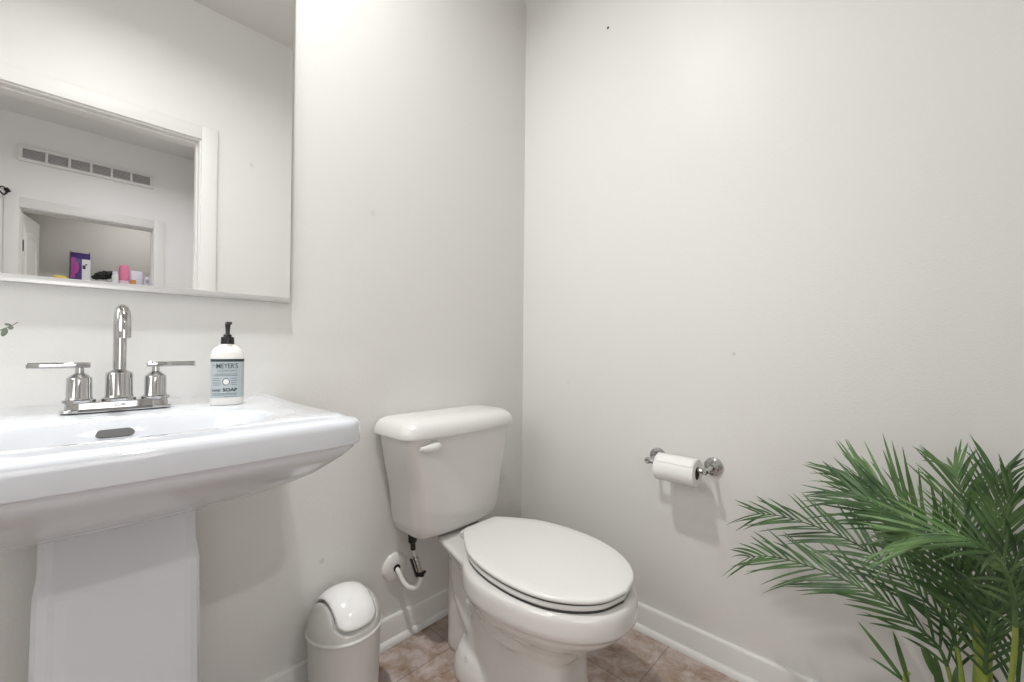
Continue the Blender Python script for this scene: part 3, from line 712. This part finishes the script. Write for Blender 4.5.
def build_palm():
    t = thing('potted_palm', 'green feathery areca palm in the corner by the right wall', 'plant', (0, 0, 0))
    t.location = (-.285, -1.365, 0); org = Vector(t.location)
    bm = bmesh.new(); lathe(bm, [(0, 0), (.070, 0), (.074, .004), (.095, .150), (.100, .152), (.100, .165), (.090, .165), (.088, .12), (0, .12)], n=48); obj('pot', bm, M_pot, t)
    bm = bmesh.new(); lathe(bm, [(0, .115), (.0885, .115), (.087, .140), (.05, .148), (0, .150)], n=32); obj('moss', bm, M_soil, t)
    def leaflet(bm, p, d, nrm, L, wd, droop):
        n = 7; side = d.cross(nrm).normalized(); rows = []
        for k in range(n+1):
            s = k/n; c = p+d*(L*s)+Vector((0, 0, -droop*L*s*s))
            w_ = wd*(math.sin(PI*min(1, s*.93+.07))**.6)*(1-.35*s) if k < n else .0003
            rows.append((bm.verts.new(c+side*w_-nrm*w_*.30), bm.verts.new(c), bm.verts.new(c-side*w_-nrm*w_*.30)))
        for a, b in zip(rows, rows[1:]):
            bm.faces.new((a[0], a[1], b[1], b[0])); bm.faces.new((a[1], a[2], b[2], b[1]))
    for fi, (P, L, cnt, sh, start) in enumerate(FR):
        r = random.Random(20+fi)
        path = catmull([Vector(q)-org for q in P], 10); n = len(path)
        sb = bmesh.new(); k0 = int(n*(start+.04))
        tube(sb, path[:k0+1], [.0052-.0018*i/k0 for i in range(k0+1)], 10)
        fr = obj('stem', sb, M_stem, t)
        bm = bmesh.new(); rest = path[k0:]; tube(bm, rest, [.0033*(1-.8*i/len(rest)) for i in range(len(rest))], 7)
        cnt = int(cnt*1.25)
        for k in range(cnt):
            s = (k+.3)/cnt; i = k0+min(int(s*(n-1-k0)), n-2-k0); p = path[i]; tg = (path[i+1]-path[max(i-1, 0)]).normalized()
            up = Vector((0, 0, 1)); sd = tg.cross(up); sd = sd.normalized() if sd.length > .05 else Vector((0, 1, 0)); nr = sd.cross(tg).normalized()
            if abs(tg.z) > .72: sd = tg.cross(Vector((1, .45, 0))).normalized(); nr = sd.cross(tg).normalized(); th = r.uniform(-.35, .35)
            else: th = r.uniform(.45, 1.15)
            sd, nr = sd*math.cos(th)+nr*math.sin(th), nr*math.cos(th)-sd*math.sin(th)
            ln = L*(.60+.80*math.sin(PI*(.12+.80*s))**.8)*r.uniform(.9, 1.1)
            fwd = 1.45+.85*s
            for q in (1, -1):
                d = (sd*q*1.0+tg*fwd*r.uniform(.85, 1.15)+nr*r.uniform(-.10, .30)).normalized()
                e = p+d*ln+org
                if e.x > -.012: d.x *= .25; d = d.normalized()
                if e.y < -1.485: d.y *= .1; d = d.normalized()
                leaflet(bm, p, d, nr, ln, .0036*r.uniform(.85, 1.15), r.uniform(.0, .30))
        leaflet(bm, path[-1], (path[-1]-path[-2]).normalized(), Vector((0, 0, 1)), L*.35, .0035, .1)
        obj('frond', bm, M_frond[sh], t)
    # young broad leaves low on the stems
    bm = bmesh.new(); r = random.Random(5)
    def blade(p, q, wd):
        p, q = Vector(p)-org, Vector(q)-org; d = q-p; leaflet(bm, p, d.normalized(), Vector((-.6, -.6, .5)).normalized(), d.length, wd, .12)
    blade((-.300, -1.279, .354), (-.270, -1.205, .440), .006)
    blade((-.300, -1.279, .354), (-.270, -1.225, .367), .004)
    blade((-.310, -1.285, .362), (-.33, -1.262, .475), .007)
    blade((-.335, -1.33, .40), (-.345, -1.300, .470), .012); blade((-.335, -1.33, .38), (-.36, -1.318, .470), .012)
    blade((-.335, -1.345, .38), (-.375, -1.345, .475), .012); blade((-.33, -1.36, .36), (-.38, -1.352, .43), .011)
    blade((-.335, -1.38, .40), (-.38, -1.375, .455), .010)
    obj('young_leaf_blades', bm, M_frond[1], t)
    bm = bmesh.new(); tube(bm, catmull([Vector(q)-org for q in ((-.29, -1.34, .12), (-.30, -1.30, .26), (-.300, -1.279, .355), (-.31, -1.285, .38))], 6), .0030, 8)
    tube(bm, catmull([Vector(q)-org for q in ((-.31, -1.36, .12), (-.33, -1.35, .26), (-.335, -1.335, .40))], 6), .0042, 8)
    obj('stem', bm, M_stem, t)
build_palm()

# ------------------------------------------------------------------ vase with eucalyptus, left end of the sink
def build_vase():
    v = thing('bud_vase', 'small vase on the left end of the sink', 'vase', (-1.585, -.13, .8665))
    bm = bmesh.new(); lathe(bm, [(0, 0), (.022, 0), (.030, .012), (.032, .035), (.024, .060), (.011, .080), (.010, .098), (.013, .104), (.011, .104), (.008, .098), (.009, .080), (0, .06)], n=36)
    obj('vase_body', bm, M_vase, v)
    s = thing('eucalyptus_sprig', 'thin grey green sprig reaching in at the left edge beside the faucet', 'plant', (-1.585, -.13, .955))
    org = Vector(s.location)
    P = [(-1.585, -.13, .955), (-1.575, -.13, 1.0), (-1.548, -.137, 1.016), (-1.519, -.145, 1.021), (-1.507, -.15, 1.027), (-1.499, -.15, 1.0325), (-1.4925, -.15, 1.0385)]
    bm = bmesh.new(); pth = catmull([Vector(p)-org for p in P], 6); tube(bm, pth, [.0012-.0006*i/len(pth) for i in range(len(pth))], 8); obj('stem', bm, M_euca, s)
    def leaf(a, b, w_):
        a, b = Vector(a)-org, Vector(b)-org; d = b-a; sd = d.cross(Vector((0, 1, .1))).normalized(); bm = bmesh.new(); rows = []
        for k in range(9):
            u = k/8; c = a+d*u; q = w_*math.sin(PI*u)**.6+.0002; rows.append((bm.verts.new(c+sd*q), bm.verts.new(c-Vector((0, .001, 0))), bm.verts.new(c-sd*q)))
        for x, y in zip(rows, rows[1:]): bm.faces.new((x[0], x[1], y[1], y[0])); bm.faces.new((x[1], x[2], y[2], y[1]))
        obj('leaf', bm, M_euca, s)
    leaf((-1.5055, -.15, 1.0275), (-1.510, -.153, 1.0125), .0036); leaf((-1.5025, -.15, 1.0300), (-1.4985, -.153, 1.0255), .0034)
    leaf((-1.500, -.15, 1.0325), (-1.508, -.152, 1.0345), .0018); leaf((-1.56, -.135, 1.01), (-1.55, -.136, 1.03), .005); leaf((-1.575, -.132, 1.0), (-1.59, -.133, 1.02), .005)
build_vase()

# ------------------------------------------------------------------ what the mirror shows: hall vent, hook, closet
def build_vent():
    x0, x1, z0, z1 = -1.706, -.884, 2.450, 2.580
    t = thing('air_vent', 'long white return air vent high on the hall wall', 'vent', ((x0+x1)/2, HY, z0))
    w_ = (x1-x0)/2; h = z1-z0; n = 6; b = .026
    bm = bmesh.new(); box(bm, (-w_+.01, 0, .01), (w_-.01, .004, h-.01)); obj('backing', bm, M_ventd, t, False)
    bm = bmesh.new()
    box(bm, (-w_, 0, 0), (w_, .016, b), .002); box(bm, (-w_, 0, h-b), (w_, .016, h), .002); box(bm, (-w_, 0, b), (-w_+b, .016, h-b)); box(bm, (w_-b, 0, b), (w_, .016, h-b))
    obj('frame', bm, M_trim, t)
    cw = (2*w_-2*b)/n
    for i in range(1, n):
        bm = bmesh.new(); box(bm, (-w_+b+cw*i-.008, .002, b), (-w_+b+cw*i+.008, .0155, h-b)); obj('divider', bm, M_trim, t)
    for k in range(7):
        bm = bmesh.new(); z = b+(h-2*b)*(k+.5)/7; box(bm, (-w_+b, .003, z-.0008), (w_-b, .012, z+.0008))
        o = obj('slat', bm, M_trim, t, False)
        for v in o.data.vertices: v.co.z += (.012-v.co.y)*.5
build_vent()
def build_hook():
    t = thing('wall_hook', 'small black metal hook on the hall wall beside the closet trim', 'hook', (-1.762, HY, 2.190)); t.scale = (.75, .75, .75)
    bm = bmesh.new(); box(bm, (-.010, 0, -.012), (.030, .010, .034), .003); obj('hook_plate', bm, M_dark, t)
    for v in t.children[0].data.vertices: x, z = v.co.x-.01, v.co.z-.01; v.co.x = .01+x*.8-z*.6; v.co.z = .01+x*.6+z*.8
    bm = bmesh.new(); tube(bm, catmull([(.008, .008, -.008), (.004, .03, -.030), (-.012, .045, -.048), (-.030, .050, -.030), (-.045, .045, -.012)], 6), .0085, 10); obj('hook_arm', bm, M_dark, t)
    bm = bmesh.new(); tube(bm, catmull([(.004, .008, .018), (-.015, .03, .034), (-.034, .03, .030), (-.040, .03, .015)], 6), .006, 10); obj('hook_arm', bm, M_dark, t)
build_hook()
# closet door, swung into the closet on the left jamb
def build_closet_door():
    t = bpy.data.objects.new('door_1', None); C.objects.link(t); t['kind'] = 'structure'; t.location = (CX0+.016, HY-TH+.0, 0); t.rotation_euler = (0, 0, math.radians(-79))
    W_ = .42
    bm = bmesh.new(); box(bm, (0, -.035, .01), (W_, 0, CZ2-.02), .002); obj('door_slab', bm, M_trim, t)
    def fr(x0, x1, z0, z1, arch):
        bm = bmesh.new()
        P = [(x0, z0), (x1, z0), (x1, z1-arch), (x0+(x1-x0)*.5, z1), (x0, z1-arch)]
        cx, cz = (x0+x1)/2, (z0+z1)/2
        def rg(k, y): return [Vector((x+(cx-x)*k, y, z+(cz-z)*k*.5)) for x, z in P]
        loft(bm, [rg(0, .0), rg(.06, .007), rg(.16, .007), rg(.24, .001)]); return bm
    obj('door_panel', fr(.07, W_-.07, 1.1, CZ2-.14, .03), M_base, t, False); obj('door_panel', fr(.07, W_-.07, .2, .98, 0), M_base, t, False)
    for z in (1.80, .3):
        bm = bmesh.new(); tube(bm, [(-.006, .004, z-.045), (-.006, .004, z+.045)], .006, 10); obj('hinge', bm, M_dark, t)
build_closet_door()
# closet shelf
SZ = 1.530
bm = bmesh.new(); box(bm, (-1.93, -4.548, SZ-.02), (-.70, -4.14, SZ), .002)
o = obj('closet_shelf', bm, M_trim); tag(o, 'white closet shelf holding boxes and bottles, seen in the mirror', 'shelf')
IY = -4.38
cp = {k: mat(k, *v) for k, v in {
 'purple_carton': ((.055, .02, .17), .35), 'magenta_print': ((.34, .04, .24), .4), 'white_carton': ((.70, .70, .72), .4), 'navy_print': ((.03, .02, .06), .4),
 'yellow_cloth': ((.75, .58, .10), .8), 'black_bag': ((.008, .010, .010), .5), 'grey_cloth': ((.34, .34, .33), .85), 'lavender_plastic': ((.62, .60, .70), .35),
 'pink_plastic': ((.76, .22, .38), .3), 'pale_pink_plastic': ((.74, .52, .64), .3), 'orange_print': ((.62, .30, .06), .45), 'plum_print': ((.15, .07, .10), .45), 'grey_blue_plastic': ((.36, .38, .44), .35)}.items()}
def closet_items():
    # purple carton with open top flaps
    t = thing('purple_box', 'tall purple and white cardboard box with a pink side on the closet shelf', 'box', (-1.345, IY, SZ), math.radians(-8)); h = .318
    bm = bmesh.new(); box(bm, (-.063, -.04, 0), (.063, .04, h), .001); obj('carton', bm, cp['purple_carton'], t)
    bm = bmesh.new(); box(bm, (.008, .0400, .0), (.0635, .0412, h-.055)); box(bm, (.0630, -.035, .0), (.0642, .040, h-.02)); obj('white_panel', bm, cp['white_carton'], t)
    bm = bmesh.new(); box(bm, (-.063, .0402, .085), (-.036, .0414, h-.045)); loft(bm, [[Vector((-.030+.018*math.cos(2*PI*i/20), y, .18+.055*math.sin(2*PI*i/20))) for i in range(20)] for y in (.0402, .0414)]); obj('magenta_panel', bm, cp['magenta_print'], t)
    for x, z, a, b in ((.022, .19, .010, .035), (.036, .215, .007, .012)):
        bm = bmesh.new(); box(bm, (x-a, .0413, z-b/2), (x+a, .0420, z+b/2)); obj('printed_mark', bm, cp['navy_print'], t)
    bm = bmesh.new(); box(bm, (-.060, .0402, .0), (.006, .0412, .075)); obj('navy_panel', bm, cp['navy_print'], t)
    for s in (-1, 1):
        bm = bmesh.new(); box(bm, (s*.063-.0008, -.038, h), (s*.063+.0008, .038, h+.018)); obj('top_flap', bm, cp['white_carton'], t)
    # folded yellow cloth
    bm = bmesh.new(); r = random.Random(1)
    loft(bm, [sup(28, a*.66, b, 3, (-.003*k, 0, z)) for k, (a, b, z) in enumerate(((.070, .05, 0), (.078, .056, .012), (.076, .055, .028), (.080, .057, .040), (.076, .054, .058), (.072, .050, .076), (.062, .04, .088), (.03, .02, .092)))])
    o = obj('yellow_cloth', bm, cp['yellow_cloth'], loc=(-1.452, IY+.03, SZ+.0)); tag(o, 'folded yellow cloth left of the purple box on the closet shelf', 'cloth')
    # grey cloth with black bag on top
    bm = bmesh.new(); loft(bm, [sup(28, a*.82, b, 2.6, (0, 0, z)) for a, b, z in ((.075, .06, 0), (.085, .065, .02), (.080, .062, .05), (.066, .05, .075), (.04, .03, .09))])
    o = obj('grey_pouch', bm, cp['grey_cloth'], loc=(-1.192, IY+.02, SZ)); tag(o, 'soft grey pouch under the black bag on the closet shelf', 'pouch')
    bm = bmesh.new(); bmesh.ops.create_icosphere(bm, subdivisions=4, radius=1); r = random.Random(4)
    from mathutils import noise
    for v in bm.verts:
        n = noise.noise(v.co*2.2+Vector((3, 1, 2)))*.45+noise.noise(v.co*6)*.18
        c = v.co*(1+n); v.co = Vector((c.x*.075, c.y*.04, c.z*.040+.015*c.x))
    o = obj('black_bag', bm, cp['black_bag'], loc=(-1.180, IY+.0, SZ+.136)); tag(o, 'crumpled black plastic bag on top of the grey pouch', 'bag')
    # tubes and bottles
    def tube_bottle(x, rx, ry, h, capn, bodym, capm, name, label, cat, dy=0, ch=.03, mark=None):
        t = thing(name, label, cat, (x, IY+dy, SZ))
        bm = bmesh.new(); z1 = h-ch
        loft(bm, [sup(32, rx*a, ry*a, 2.6, (0, 0, z)) for a, z in ((.9, 0), (1, .006), (1, z1*.82), (.92, z1*.93), (.70, z1))]); obj('body', bm, bodym, t)
        bm = bmesh.new(); loft(bm, [sup(32, rx*capn*a, ry*capn*a, 2.2, (0, 0, z)) for a, z in ((1, z1-.002), (1, z1+ch*.7), (.85, z1+ch*.95), (.5, h))]); obj('cap', bm, capm, t)
        if mark:
            mm, z0, z2, wx = mark; bm = bmesh.new(); box(bm, (-wx, ry*.93, z0), (wx, ry*1.03, z2)); obj('label', bm, mm, t)
        return t
    tube_bottle(-1.108, .026, .02, .175, .8, cp['white_carton'], cp['lavender_plastic'], 'squeeze_tube', 'small white tube between the black bag and the pink bottle', 'tube', .075)
    tube_bottle(-1.040, .042, .03, .255, .92, cp['pale_pink_plastic'], cp['pink_plastic'], 'pink_bottle', 'bright pink bottle with a pale pink lower half on the closet shelf', 'bottle', .01, .15, None)
    t = thing('white_pouch', 'white and grey pouch with an orange picture on the closet shelf', 'pouch', (-.945, IY-.035, SZ))
    bm = bmesh.new(); loft(bm, [sup(32, a, b, 3.5, (0, 0, z)) for a, b, z in ((.050, .03, 0), (.052, .032, .01), (.052, .026, .12), (.050, .010, .19), (.050, .003, .215))]); obj('body', bm, cp['lavender_plastic'], t)
    bm = bmesh.new(); box(bm, (-.048, .0260, .062), (-.006, .0325, .118)); obj('orange_picture', bm, cp['orange_print'], t)
    bm = bmesh.new(); box(bm, (-.048, .0260, .040), (-.006, .0335, .062)); obj('brown_strip', bm, cp['plum_print'], t)
    tube_bottle(-.872, .024, .02, .195, .55, cp['lavender_plastic'], cp['grey_blue_plastic'], 'lavender_bottle', 'small pale lavender bottle with a grey cap near the closet right jamb', 'bottle', .05, .04, (cp['grey_blue_plastic'], .09, .125, .012))
    tube_bottle(-.829, .016, .018, .125, .9, cp['plum_print'], cp['grey_blue_plastic'], 'dark_bottle', 'small dark bottle at the right end of the closet shelf', 'bottle', 0, .03)
closet_items()
